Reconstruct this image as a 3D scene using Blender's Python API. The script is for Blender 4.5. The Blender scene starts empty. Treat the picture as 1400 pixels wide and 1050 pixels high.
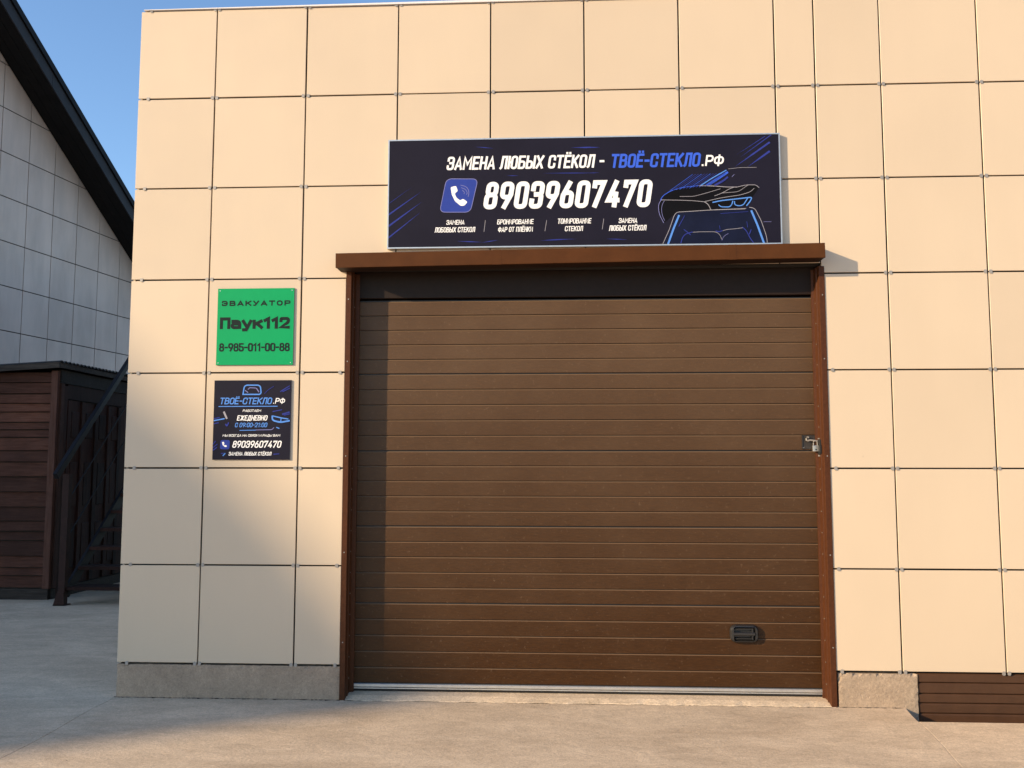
import bpy, bmesh, math, random
from mathutils import Vector, Matrix
random.seed(7)
SC = bpy.context.scene
COL = SC.collection
R = math.radians

# ------------------------------------------------------------------ camera
cam_d = bpy.data.cameras.new('camera'); cam = bpy.data.objects.new('camera', cam_d); COL.objects.link(cam)
YAW, PITCH, ROLL = -0.0539150, 0.0921807, 0.0007587
f = Vector((math.sin(YAW)*math.cos(PITCH), math.cos(YAW)*math.cos(PITCH), math.sin(PITCH)))
rt = Vector((math.cos(YAW), -math.sin(YAW), 0)); up = rt.cross(f)
r2 = rt*math.cos(ROLL)+up*math.sin(ROLL); u2 = up*math.cos(ROLL)-rt*math.sin(ROLL)
M = Matrix((r2, u2, -f)).transposed().to_4x4(); M.translation = Vector((2.27791, -5.85957, 1.40894))
cam.matrix_world = M
cam_d.sensor_width = 36; cam_d.lens = 36*1281.2/1400; cam_d.clip_end = 2000; cam_d.clip_start = 0.05
SC.camera = cam

# ------------------------------------------------------------------ light
SUN = Vector((-1.735, -1.0, 0.676)).normalized()          # towards the sun
w = bpy.data.worlds.new('World'); SC.world = w; w.use_nodes = True
nt = w.node_tree; sky = nt.nodes.new('ShaderNodeTexSky'); sky.sky_type = 'NISHITA'; sky.sun_disc = False
sky.sun_elevation = math.asin(SUN.z); sky.sun_rotation = math.atan2(SUN.x, SUN.y)
sky.air_density = 1.0; sky.dust_density = 0.40; sky.ozone_density = 3.6
bg = nt.nodes['Background']; bg.inputs[1].default_value = 0.15
nt.links.new(sky.outputs[0], bg.inputs[0])
sl = bpy.data.lights.new('sun', 'SUN'); sun = bpy.data.objects.new('sun', sl); COL.objects.link(sun)
sl.energy = 3.65; sl.angle = R(0.6); sl.color = (1.0, 0.79, 0.51)
sun.rotation_euler = SUN.to_track_quat('Z', 'Y').to_euler(); sun.location = (-20, -12, 12)
SC.view_settings.view_transform = 'Standard'; SC.view_settings.look = 'None'
SC.view_settings.exposure = 0.80; SC.view_settings.gamma = 1; SC.view_settings.use_curve_mapping = False

# ------------------------------------------------------------------ materials
def nodes(name):
    m = bpy.data.materials.new(name); m.use_nodes = True
    t = m.node_tree; return m, t, t.nodes['Principled BSDF']
def noise(t, scale, detail=4, rough=.55, vec=None, dist=0, sc=(1, 1, 1)):
    n = t.nodes.new('ShaderNodeTexNoise'); n.inputs['Scale'].default_value = scale
    n.inputs['Detail'].default_value = detail; n.inputs['Roughness'].default_value = rough; n.inputs['Distortion'].default_value = dist
    mp = t.nodes.new('ShaderNodeMapping'); mp.inputs['Scale'].default_value = sc
    t.links.new(vec, mp.inputs[0]); t.links.new(mp.outputs[0], n.inputs['Vector'])
    return n.outputs['Fac']
def ramp(t, fac, stops):
    r = t.nodes.new('ShaderNodeValToRGB'); e = r.color_ramp.elements
    while len(e) < len(stops): e.new(.5)
    for k, (p, c) in enumerate(stops):
        e[k].position = p; e[k].color = (c, c, c, 1) if isinstance(c, (int, float)) else (*c, 1)
    t.links.new(fac, r.inputs[0]); return r.outputs[0]
def mix(t, mode, fac, a, b):
    m = t.nodes.new('ShaderNodeMix'); m.data_type = 'RGBA'; m.blend_type = mode
    for sock, v in ((m.inputs[0], fac), (m.inputs[6], a), (m.inputs[7], b)):
        if isinstance(v, (int, float)): sock.default_value = v if sock == m.inputs[0] else (v, v, v, 1)
        elif isinstance(v, tuple): sock.default_value = (*v, 1)
        else: t.links.new(v, sock)
    return m.outputs[2]
def bump(t, bs, h, strength=.3, dist=.002, prev=None):
    b = t.nodes.new('ShaderNodeBump'); b.inputs['Strength'].default_value = strength; b.inputs['Distance'].default_value = dist
    t.links.new(h, b.inputs['Height'])
    if prev is not None: t.links.new(prev, b.inputs['Normal'])
    t.links.new(b.outputs[0], bs.inputs['Normal']); return b.outputs[0]
def coord(t, kind='Object'):
    if kind == 'World': return t.nodes.new('ShaderNodeNewGeometry').outputs['Position']
    return t.nodes.new('ShaderNodeTexCoord').outputs[kind]
def rnd(t): return t.nodes.new('ShaderNodeObjectInfo').outputs['Random']

def m_plain(name, c, rough=.5, metal=0, spec=.5, var=.12, vs=30, bmp=.0, bs_=200, coat=0):
    m, t, b = nodes(name); v = coord(t, 'World')
    n = noise(t, vs, 4, .6, v)
    col = mix(t, 'MULTIPLY', 1.0, c, ramp(t, n, [(.3, 1-var), (.7, 1+var*.5)]))
    t.links.new(col, b.inputs['Base Color'])
    b.inputs['Roughness'].default_value = rough; b.inputs['Metallic'].default_value = metal
    b.inputs['Specular IOR Level'].default_value = spec
    if bmp: bump(t, b, noise(t, bs_, 3, .6, v), bmp, .001)
    return m
def m_tile(name, c, var=.05, rough=.38, streak=0.0):
    m, t, b = nodes(name); v = coord(t, 'World')
    big = ramp(t, noise(t, .9, 3, .5, v), [(.3, 1-var), (.7, 1+var*.4)])
    col = mix(t, 'MULTIPLY', 1.0, c, big)
    col = mix(t, 'MULTIPLY', 1.0, col, ramp(t, rnd(t), [(0, .93), (.5, .98), (1, 1.0)]))
    fine = ramp(t, noise(t, 260, 3, .7, v), [(.35, .975), (.65, 1.01)])
    col = mix(t, 'MULTIPLY', 1.0, col, fine)
    # faint rain dirt, running down
    st = ramp(t, noise(t, 3.5, 4, .6, v, 0, (1, 1, .22)), [(.35, 1-streak), (.62, 1.0)])
    col = mix(t, 'MULTIPLY', 1.0, col, st)
    sp = ramp(t, noise(t, 23, 2, .5, v), [(.76, 1.0), (.80, .86)])
    col = mix(t, 'MULTIPLY', .5, col, sp)
    t.links.new(col, b.inputs['Base Color'])
    t.links.new(ramp(t, noise(t, 5, 4, .6, v), [(.3, rough-.05), (.7, rough+.12)]), b.inputs['Roughness'])
    b.inputs['Specular IOR Level'].default_value = .45
    bump(t, b, noise(t, 2.2, 2, .5, v), .05, .01)
    return m
def m_concrete(name, a, c2, grain=1.0, pits=.0, bs=1.0):
    m, t, b = nodes(name); v = coord(t, 'World')
    n1 = noise(t, 1.1, 5, .6, v, .8, (1, 2.0, 1)); n2 = noise(t, 4.3, 6, .68, v, .9, (1, 1.7, 1)); n3 = noise(t, 230, 3, .7, v)
    col = mix(t, 'MIX', ramp(t, n1, [(.32, 0.0), (.68, 1.0)]), a, c2)
    col = mix(t, 'MULTIPLY', 1.0, col, ramp(t, n2, [(.3, .82), (.72, 1.08)]))
    n4 = noise(t, 24, 5, .7, v, .4, (1, 1.3, 1))
    col = mix(t, 'MULTIPLY', 1.0, col, ramp(t, n4, [(.3, .86), (.7, 1.09)]))
    col = mix(t, 'MULTIPLY', 1.0, col, ramp(t, noise(t, 75, 3, .7, v), [(.3, .80), (.5, 1.0), (.72, 1.16)]))
    col = mix(t, 'MULTIPLY', grain, col, ramp(t, n3, [(.3, .72), (.5, 1.0), (.72, 1.18)]))
    spots = ramp(t, noise(t, 38, 2, .5, v), [(.70, 1.0), (.76, .62)])
    col = mix(t, 'MULTIPLY', .7, col, spots)
    t.links.new(col, b.inputs['Base Color']); b.inputs['Roughness'].default_value = .85
    b.inputs['Specular IOR Level'].default_value = .3
    p = bump(t, b, n2, .35*bs, .012)
    p = bump(t, b, noise(t, 60, 4, .6, v), .4*bs, .004, p)
    p = bump(t, b, n3, .4*grain, .0015, p)
    if pits: bump(t, b, ramp(t, noise(t, 45, 3, .5, v), [(.60, 1.0), (.72, 0.0)]), .9, pits, p)
    return m
def m_door(name, c, rough=.5, ledge=True):
    m, t, b = nodes(name); v = coord(t, 'World')
    g = noise(t, 60, 6, .7, v, .6, (.35, 1, 2.6)); d = noise(t, 3.2, 4, .6, v, 0, (1, 1, 1.5))
    col = mix(t, 'MULTIPLY', 1.0, c, ramp(t, g, [(.32, .74), (.68, 1.26)]))
    dust = ramp(t, d, [(.42, 0.0), (.85, .16)])
    col = mix(t, 'MIX', dust, col, (.13, .075, .04))
    spk = ramp(t, noise(t, 60, 3, .7, v, 0, (.8, 1, .9)), [(.62, 0.0), (.74, .30)])
    col = mix(t, 'MIX', spk, col, (.22, .14, .085))
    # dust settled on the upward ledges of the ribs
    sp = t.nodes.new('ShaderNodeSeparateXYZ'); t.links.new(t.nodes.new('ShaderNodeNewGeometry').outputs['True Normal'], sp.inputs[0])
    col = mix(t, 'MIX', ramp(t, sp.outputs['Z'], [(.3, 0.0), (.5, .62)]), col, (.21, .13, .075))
    # sheen of the upper door painted into the colour, paler towards the top
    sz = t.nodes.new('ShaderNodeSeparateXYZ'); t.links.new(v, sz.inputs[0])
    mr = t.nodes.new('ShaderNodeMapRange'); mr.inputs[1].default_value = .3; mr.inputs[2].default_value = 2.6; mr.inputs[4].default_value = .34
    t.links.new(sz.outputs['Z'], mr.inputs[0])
    sheen = t.nodes.new('ShaderNodeMath'); sheen.operation = 'MULTIPLY'; t.links.new(mr.outputs[0], sheen.inputs[0]); t.links.new(ramp(t, noise(t, 1.3, 4, .6, v), [(.25, .5), (.75, 1.0)]), sheen.inputs[1])
    col = mix(t, 'MIX', sheen.outputs[0], col, (.25, .160, .092))
    t.links.new(col, b.inputs['Base Color']); b.inputs['Roughness'].default_value = rough
    b.inputs['Specular IOR Level'].default_value = .2
    p = bump(t, b, noise(t, 110, 5, .75, v, .8, (.35, 1, 1.5)), .7, .0018)
    return m
def m_wood(name, c, c2, axis='x', rough=.75):
    m, t, b = nodes(name); v = coord(t, 'World')
    sc = {'x': (1.2, 14, 14), 'z': (14, 14, 1.2), 'y': (14, 1.2, 14)}[axis]
    g = noise(t, 3.2, 6, .65, v, .8, sc); g2 = noise(t, 2.0, 4, .6, v)
    col = mix(t, 'MIX', ramp(t, g, [(.35, 0.0), (.68, 1.0)]), c, c2)
    col = mix(t, 'MULTIPLY', 1.0, col, ramp(t, g2, [(.3, .7), (.7, 1.2)]))
    col = mix(t, 'MULTIPLY', 1.0, col, ramp(t, rnd(t), [(0, .55), (1, 1.35)]))
    t.links.new(col, b.inputs['Base Color']); b.inputs['Roughness'].default_value = rough; b.inputs['Specular IOR Level'].default_value = .2
    bump(t, b, g, .5, .006)
    return m

TILE = m_tile('cream_porcelain', (.67, .523, .368), streak=.02)
TILE_GREY = m_tile('weathered_porcelain', (.68, .50, .40), .12, .5, .16)
BACK = m_plain('dark_substructure', (.03, .025, .02), .9)
PLAST = m_plain('side_plaster', (.5, .43, .34), .8)
GREYPL = m_plain('grey_render', (.38, .345, .31), .85, 0, .2, .2, 3)
PLINTH = m_concrete('plinth_concrete', (.36, .265, .185), (.45, .335, .235), 1.0, .0016, .22)
GROUND = m_concrete('yard_concrete', (.57, .422, .282), (.76, .58, .40), .9)
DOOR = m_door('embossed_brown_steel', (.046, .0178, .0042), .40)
HEAD = m_plain('shaded_header_steel', (.019, .010, .006), .5, 0, .2, .15, 30, .2, 150)  # door's brown made darker: shade below the canopy is in the colour
JAMB = m_plain('reddish_brown_sheet', (.078, .026, .0095), .45, 0, .15, .22, 60)
CANOPY = m_plain('brown_flashing', (.084, .029, .0075), .48, 0, .12, .18, 7)
CHANNEL = m_plain('dark_brown_channel', (.03, .014, .009), .6, 0, .2)
ALU = m_plain('brushed_aluminium', (.62, .60, .57), .38, .75, .5, .1, 40)
RUBBER = m_plain('black_rubber', (.012, .012, .012), .6)
STEEL = m_plain('stainless_clip', (.36, .32, .28), .5, .3)
BLACKP = m_plain('black_plastic', (.022, .020, .019), .33, 0, .6)
LOCKM = m_plain('padlock_steel', (.65, .60, .54), .3, .85)
HASPM = m_plain('dark_hasp_steel', (.045, .035, .028), .4, .3)
SIGNBLK = m_plain('printed_charcoal', (.012, .0105, .0215), .6, 0, .12, .15, 3)
SIGNSIDE = m_plain('sign_edge', (.22, .22, .23), .5)
GREEN = m_plain('printed_green', (.001, .32, .105), .55, 0, .15, .04, 3)
INKG = m_plain('dark_ink', (.008, .016, .016), .6, 0, .15)
P_WHITE = m_plain('print_white', (.88, .86, .84), .6, 0, .12, .03)
P_BLUE = m_plain('print_blue', (.045, .12, .66), .6, 0, .12, .1, 60)
P_DBLUE = m_plain('print_deep_blue', (.032, .045, .26), .6, 0, .12, .2, 20)
P_ICON = m_plain('print_icon_blue', (.030, .055, .30), .6, 0, .12, .08, 20)
P_CYAN = m_plain('print_light_blue', (.10, .27, .72), .6, 0, .12, .1, 60)
P_CAR = m_plain('print_black', (.0045, .0040, .0055), .6, 0, .1, .2, 5)
P_GLASS = m_plain('print_midnight', (.008, .011, .032), .6, 0, .1, .3, 5)
P_GREY = m_plain('print_grey', (.34, .32, .35), .6, 0, .12, .1, 60)
P_LILAC = m_plain('print_lilac', (.20, .20, .42), .6, 0, .12, .1, 60)
SHEDW = m_wood('red_brown_planks', (.066, .021, .010), (.115, .046, .028), 'x')
SHEDV = m_wood('dark_door_wood', (.024, .008, .005), (.044, .017, .011), 'z')
SHEDP = m_wood('corner_post_wood', (.070, .027, .016), (.10, .047, .033), 'z')
TRIMW = m_wood('grey_trim_wood', (.028, .021, .017), (.06, .048, .038), 'x')
TIN = m_plain('old_corrugated_tin', (.05, .045, .042), .6, .3, .5, .3, 8)
ROOFD = m_plain('black_roof_sheet', (.010, .009, .009), .65, 0, .15, .3, 6)
FASCIA = m_plain('dark_grey_fascia', (.032, .031, .034), .6, 0, .15, .25, 5)
RAILM = m_plain('blue_black_paint', (.011, .010, .012), .55, 0, .2, .2, 20)
POSTM = m_plain('red_oxide_paint', (.030, .011, .008), .6, 0, .2, .3, 14)
CLAD = m_plain('brown_siding', (.078, .036, .017), .5, 0, .3, .15, 12, .2, 160)
COPING = m_plain('white_coping', (.78, .72, .68), .35, 0, .5, .05)
NBR = m_plain('far_render', (.4, .35, .3), .9)

# ------------------------------------------------------------------ mesh helpers
class MB:
    def __init__(s): s.v = []; s.f = []; s.mi = []
    def add(s, vs, fs, mi=0):
        n = len(s.v); s.v += [tuple(p) for p in vs]; s.f += [tuple(n+i for i in q) for q in fs]; s.mi += [mi]*len(fs); return s
    def box(s, x0, x1, y0, y1, z0, z1, mi=0):
        vs = [(x, y, z) for z in (z0, z1) for y in (y0, y1) for x in (x0, x1)]
        return s.add(vs, [(0, 2, 3, 1), (4, 5, 7, 6), (0, 1, 5, 4), (2, 6, 7, 3), (0, 4, 6, 2), (1, 3, 7, 5)], mi)
    def prism(s, poly, axis, a, b, mi=0):
        """extrude a 2-D polygon along an axis; poly given in the two other axes (cyclic order x,y,z)"""
        def P(p, t): return {'x': (t, p[0], p[1]), 'y': (p[0], t, p[1]), 'z': (p[0], p[1], t)}[axis]
        n = len(poly); vs = [P(p, a) for p in poly]+[P(p, b) for p in poly]
        fs = [tuple(range(n))[::-1], tuple(range(n, 2*n))]+[(i, (i+1) % n, n+(i+1) % n, n+i) for i in range(n)]
        return s.add(vs, fs, mi)
    def bar(s, p, q, wx, wz, mi=0):
        """rectangular bar from p to q"""
        p = Vector(p); q = Vector(q); d = (q-p).normalized()
        a = d.cross(Vector((0, 0, 1)));
        if a.length < 1e-4: a = Vector((1, 0, 0))
        a.normalize(); b = a.cross(d)
        vs = [o+a*(i*wx/2)+b*(j*wz/2) for o in (p, q) for j in (-1, 1) for i in (-1, 1)]
        return s.add(vs, [(0, 2, 3, 1), (4, 5, 7, 6), (0, 1, 5, 4), (2, 6, 7, 3), (0, 4, 6, 2), (1, 3, 7, 5)], mi)
    def tube(s, pts, r, n=8, mi=0):
        pts = [Vector(p) for p in pts]; rings = []
        for i, p in enumerate(pts):
            d = (pts[min(i+1, len(pts)-1)]-pts[max(i-1, 0)]).normalized()
            a = d.cross(Vector((0, 0, 1)) if abs(d.z) < .95 else Vector((1, 0, 0))).normalized(); b = d.cross(a)
            rings.append([p+a*math.cos(2*math.pi*k/n)*r+b*math.sin(2*math.pi*k/n)*r for k in range(n)])
        vs = [v for g in rings for v in g]; fs = []
        for i in range(len(pts)-1):
            for k in range(n): fs.append((i*n+k, i*n+(k+1) % n, (i+1)*n+(k+1) % n, (i+1)*n+k))
        fs += [tuple(range(n))[::-1], tuple(range((len(pts)-1)*n, len(pts)*n))]
        return s.add(vs, fs, mi)
    def mesh(s, name, mats):
        me = bpy.data.meshes.new(name); me.from_pydata(s.v, [], s.f)
        for m in (mats if isinstance(mats, (list, tuple)) else [mats]): me.materials.append(m)
        me.polygons.foreach_set('material_index', s.mi)
        bm = bmesh.new(); bm.from_mesh(me); bmesh.ops.recalc_face_normals(bm, faces=bm.faces); bm.to_mesh(me); bm.free()
        return me
def link(name, me, parent=None, loc=(0, 0, 0), rot=(0, 0, 0)):
    o = bpy.data.objects.new(name, me); COL.objects.link(o); o.location = loc; o.rotation_euler = rot
    if parent: o.parent = parent
    return o
def obj(name, mb, mats, parent=None, loc=(0, 0, 0), rot=(0, 0, 0)): return link(name, mb.mesh(name, mats), parent, loc, rot)
def bevel(o, w, seg=2):
    bm = bmesh.new(); bm.from_mesh(o.data)
    bmesh.ops.bevel(bm, geom=[e for e in bm.edges if len(e.link_faces) == 2 and e.calc_face_angle(0) > .4], offset=w, segments=seg, affect='EDGES', profile=.6, clamp_overlap=True)
    bm.to_mesh(o.data); bm.free()
    return o
def thing(name, label, cat, loc=(0, 0, 0), rotz=0, group=None):
    o = bpy.data.objects.new(name, None); COL.objects.link(o); o.location = loc; o.rotation_euler = (0, 0, rotz); o.empty_display_size = .2
    o['label'] = label; o['category'] = cat
    if group: o['group'] = group
    return o
def slab_mesh(w, h, th=.010, c=.0016):
    """cladding tile, front face at y=0 with eased edges"""
    mb = MB()
    a = [(c, c), (w-c, c), (w-c, h-c), (c, h-c)]; b = [(0, 0), (w, 0), (w, h), (0, h)]
    vs = [(x, 0, z) for x, z in a]+[(x, c*.8, z) for x, z in b]+[(x, th, z) for x, z in b]
    fs = [(0, 1, 2, 3)]+[(i, 4+i, 4+(i+1) % 4, (i+1) % 4) for i in range(4)]+[(4+i, 8+i, 8+(i+1) % 4, 4+(i+1) % 4) for i in range(4)]+[(11, 10, 9, 8)]
    return mb.add(vs, fs)

# ------------------------------------------------------------------ ground
JR = lambda y: 4.315+(.115*(y+.03) if y > -.31 else .115*(-.28)+.125*(y+.31))+.006*math.sin(y*7)
JL = lambda y: -.51+.012*math.sin(y*5)+.02*(-y if y < 0 else 0)
mb = MB()
ys = [-220, -60, -20, -8, -5]+[-4+.25*i for i in range(15)]+[-.306, -.15, -.03, 0.0, .3, 3, 8, 20, 60, 220]
def xs(y):
    l, r = JL(y), JR(y)
    return [-220, -60, -15, -6, -3, l-.003, l, l+.003, .2, 1, 2, 3, 3.9, r-.005, r, r+.005]
zl = lambda k, y: (-.004 if y < -.02 and y > -9 else 0.) if k == 6 else (-.0012 if k == 14 and y > -6 else 0.)
rows = []
for y in ys:
    row = [(x, y, zl(k, y)) for k, x in enumerate(xs(y))]
    row += [(x, y, 0) for x in (5.2, 8, 20, 60, 220)]
    rows.append(row)
n = len(rows[0]); vs = [p for r_ in rows for p in r_]; fs = []
for j in range(len(rows)-1):
    for i in range(n-1):
        if -.31 < ys[j] < .3 and 13 <= i < n-1 and i < 17 : continue      # trench cut-out beside the siding
        fs.append((j*n+i, j*n+i+1, (j+1)*n+i+1, (j+1)*n+i))
mb.add(vs, fs)
g = obj('ground', mb, GROUND); g['kind'] = 'structure'
# trench walls and floor
mb = MB(); D = -.32
j0 = JR(-.306)
mb.add([(j0-.005, -.306, 0), (20, -.306, 0), (20, -.306, D), (j0-.005, -.306, D)], [(0, 1, 2, 3)])
mb.add([(j0-.005, -.306, 0), (JR(-.15)-.005, -.15, 0), (JR(-.03)-.005, -.03, 0), (JR(0)-.005, 0, 0), (JR(.3)-.005, .3, 0), (JR(.3)-.005, .3, D), (JR(0)-.005, 0, D), (JR(-.03)-.005, -.03, D), (JR(-.15)-.005, -.15, D), (j0-.005, -.306, D)],
       [(0, 1, 8, 9), (1, 2, 7, 8), (2, 3, 6, 7), (3, 4, 5, 6)])
mb.add([(4.2, -.306, D), (20, -.306, D), (20, .3, D), (4.2, .3, D)], [(0, 1, 2, 3)])
g2 = obj('ground_trench', mb, GROUND); g2['kind'] = 'structure'
# threshold ramp under the door with crumbled lip
mb = MB(); N = 60; top = []; x0, x1 = .905, 3.905
for i in range(N+1):
    x = x0+(x1-x0)*i/N; j = random.uniform(-.004, .004)
    top.append([(x, -.012+j, -.004), (x, -.004+j*.8, .005+random.uniform(-.004, .003)), (x, .05, .022), (x, .2, .038)])
vs = [p for r_ in top for p in r_]; fs = [(4*i+k, 4*i+4+k, 4*i+5+k, 4*i+1+k) for i in range(N) for k in range(3)]
mb.add(vs, fs); th_ = obj('threshold', mb, GROUND); th_['kind'] = 'structure'

mb = MB()
for i in range(420):
    x = random.uniform(-3.2, 5.2); y = -abs(random.gauss(0, .9))-.015 if i % 3 else -.012-abs(random.gauss(0, .03))
    if x < -.55: y = random.uniform(-2.5, 4.0)
    if x > 4.2 and y > -.32: continue
    r = random.uniform(.0015, .0045)*(1.5 if random.random() < .06 else 1); a = random.uniform(0, 3)
    c, s_ = math.cos(a)*r, math.sin(a)*r; k = random.uniform(.5, .9)
    mb.add([(x+c, y+s_, -.0005), (x-s_*k, y+c*k, -.0005), (x-c, y-s_, -.0005), (x+s_*k, y-c*k, -.0005), (x+random.uniform(-.2, .2)*r, y, r*random.uniform(.5, 1.0))],
           [(0, 1, 4), (1, 2, 4), (2, 3, 4), (3, 0, 4)])
gr_ = obj('grit', mb, PLINTH); gr_['kind'] = 'stuff'; gr_['label'] = 'loose grit scattered over the concrete yard'; gr_['category'] = 'grit'

# ------------------------------------------------------------------ main building
B = thing('garage_building', 'cream porcelain-tiled garage building with wide brown sectional door under a brown canopy', 'building')
P = .607; L = -.515
ROWZ = [.21+(7-k)*P for k in range(8)]                     # joint heights, top first
OX0, OX1, OZ1 = .905, 3.905, 2.70                             # opening
mb = MB()
ZT = ROWZ[0]-.01; YB = .045
mb.box(L+.02, OX0, YB, 9, 0, ZT).box(OX1, 6.6, YB, 9, -.32, ZT).box(OX0, OX1, YB, 9, OZ1, ZT)
mb.box(OX0, OX1, .35, 9, 0, OZ1-.002)
obj('wall', mb, [BACK], B)
mb = MB(); mb.box(L+.004, L+.018, .02, 9, .0, ZT); obj('side_wall', mb, PLAST, B)
# tiles
cols_full = [L, 0]+[P*i for i in range(1, 7)]+[3.893, 4.303, 4.91, 5.517, 6.124]
GAP = .0095; cache = {}
tn = 0
def tile(x0, x1, z0, z1):
    w_, h_ = round(x1-x0-GAP, 4), round(z1-z0-GAP, 4)
    if x0 == L: w_ += GAP/2
    if (w_, h_) not in cache: cache[(w_, h_)] = slab_mesh(w_, h_).mesh('tile', TILE)
    o = link('tile', cache[(w_, h_)], B, (x0+(0 if x0 == L else GAP/2)+random.uniform(-.0007, .0007), random.uniform(-.0008, .0008), z0+GAP/2+random.uniform(-.0006, .0006)),
             (R(random.uniform(-.10, .10)), 0, R(random.uniform(-.10, .10))))
clips = MB()
def clip(x, z):
    z += random.uniform(-.001, .001); x += random.uniform(-.002, .002)
    q = .0098
    clips.prism([(x-q, z-.007), (x-.005, z-.0115), (x+.005, z-.0115), (x+q, z-.007), (x+q, z+.007), (x+.005, z+.0115), (x-.005, z+.0115), (x-q, z+.007)], 'y', -.0042, -.0010)
    clips.box(x-.003, x+.003, -.001, .03, z-.003, z+.003)
def ctile(x0, x1, z0, z1):
    # tiles that meet the opening are cut round it
    if z0 < OZ1-.01 and x1 > .898 and x0 < 3.912:
        if z1 <= OZ1:
            if x0 < .898-.02: tile(x0, .898+.002, z0, z1)
            if x1 > 3.912+.02: tile(3.912-.002, x1, z0, z1)
            return
        if x0 < .898-.02:                                              # L-shaped tile at the corner
            a, b, c, d = x0+GAP/2, x1-GAP/2, z0+GAP/2, z1-GAP/2
            m = MB(); m.prism([(a, c), (.898, c), (.898, OZ1), (b, OZ1), (b, d), (a, d)], 'y', 0, .010); obj('tile', m, TILE, B); return
        if x1 > 3.912+.02: tile(x0, x1, z0, z1); return
        tile(x0, x1, OZ1, z1); return
    tile(x0, x1, z0, z1)
for k in range(7):
    z1, z0 = ROWZ[k], ROWZ[k+1]
    for i in range(len(cols_full)-1):
        ctile(cols_full[i], cols_full[i+1], z0, z1)
for k, z in enumerate(ROWZ):
    below = k >= 4
    for i, x in enumerate(cols_full):
        if i == 0: clip(L+.066, z); continue
        if below and .88 < x < 3.93: continue
        if k == 4-1 and .88 < x < 3.93 or (k == 3 and x == 3.893): continue
        clip(x-.0155, z); clip(x+.0155, z)
    if below or k == 4: clip(.868, z); clip(3.947, z)
c_ = obj('cladding_clip', clips, STEEL, B); c_['kind'] = 'stuff'
# coping along the top, a little high towards the right
mb = MB()
mb.add([(L+.02, -.012, ZT+.012), (6.6, -.012, ZT+.006), (6.6, .3, ZT+.006), (L+.02, .3, ZT+.012), (L+.02, -.012, ZT+.016), (6.6, -.012, ZT+.045), (6.6, .3, ZT+.045), (L+.02, .3, ZT+.016)],
       [(0, 1, 5, 4), (4, 5, 6, 7), (0, 3, 2, 1), (0, 4, 7, 3), (1, 2, 6, 5)])
obj('coping', mb, COPING, B)
# plinths
def rough_block(name, x0, x1, z0, z1, y0, y1, chip):
    nx, nz = int((x1-x0)/.02), int((z1-z0)/.02); mb = MB(); vs = []
    for j in range(nz+1):
        for i in range(nx+1):
            x = x0+(x1-x0)*i/nx; z = z0+(z1-z0)*j/nz; e = min(i, nx-i, nz-j)
            y = y0+random.uniform(-.0007, .0007)+(.004*random.random() if e == 0 else 0)+(.014*max(0, 1-math.hypot(x-x0, z-z1)/.05) if chip > .1 else 0)
            if j == 0: y += random.uniform(-.006, .003)
            if e == 0 and random.random() < chip: y += .012
            vs.append((x+(random.uniform(-.0015, .0015) if i in (0, nx) else 0), y, z+(random.uniform(-.002, .001) if j == nz else 0)))
    n_ = nx+1; fs = [(j*n_+i, j*n_+i+1, (j+1)*n_+i+1, (j+1)*n_+i) for j in range(nz) for i in range(nx)]
    loop = [i for i in range(n_)]+[j*n_+nx for j in range(1, nz+1)]+[nz*n_+i for i in range(nx-1, -1, -1)]+[j*n_ for j in range(nz-1, 0, -1)]
    m0 = len(vs)
    for i in loop: vs.append((vs[i][0], y1, vs[i][2]))
    L_ = len(loop); fs += [(loop[i], loop[(i+1) % L_], m0+(i+1) % L_, m0+i) for i in range(L_)]
    fs.append(tuple(m0+i for i in range(L_)))
    mb.add(vs, fs); return obj(name, mb, PLINTH, B)
rough_block('plinth', L+.004, .897, -.03, .203, .0, .044, .08)
rough_block('plinth', 3.925, 4.388, -.31, .200, -.004, .06, .25)
# damp dirt gathered along the foot of the plinth and the threshold
dm = m_plain('damp_dirt', (.085, .062, .045), .95, 0, .1, .4, 40)
for xa, xb, yc, wd in ((L-.01, .90, .0, .012), (3.925, 4.30, -.004, .009), (.93, 3.88, -.008, .004)):
    mb = MB(); vs = []; n_ = int((xb-xa)/.012)
    for i in range(n_+1):
        x = xa+(xb-xa)*i/n_; q = wd*abs(random.gauss(0, .7)) if random.random() < .85 else 0
        vs += [(x, yc+.004, .0035 if wd > .005 else .0015), (x, yc-.001-q, .0012)]
    mb.add(vs, [(2*i, 2*i+1, 2*i+3, 2*i+2) for i in range(n_)]); dd = obj('dirt_line', mb, dm); dd['kind'] = 'stuff'; dd['label'] = 'dark dirt gathered along the foot of the '+('plinth left of the door' if xa < 0 else 'short plinth right of the door' if xa > 3.9 else 'door threshold'); dd['category'] = 'dirt'
# brown siding strips low on the right
zz = [-.10, -.0295, .0298, .085, .1488, .2035]
cl_m = {}
for i in range(5):
    z0, z1 = zz[i], zz[i+1]; x0 = 4.394
    mb = MB(); mb.prism([(.012, z0+.001), (.006, z0+.006), (.006, z1-.010), (.012, z1-.003), (.018, z1-.001), (.03, z1-.001), (.03, z0+.001)], 'x', x0, 6.6)
    obj('plank', mb, CLAD, B)
mb = MB(); mb.prism([(.012, -.165), (.006, -.16), (.006, -.106), (.012, -.101), (.03, -.101), (.03, -.165)], 'x', 4.394, 6.6); obj('plank', mb, CLAD, B)

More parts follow.
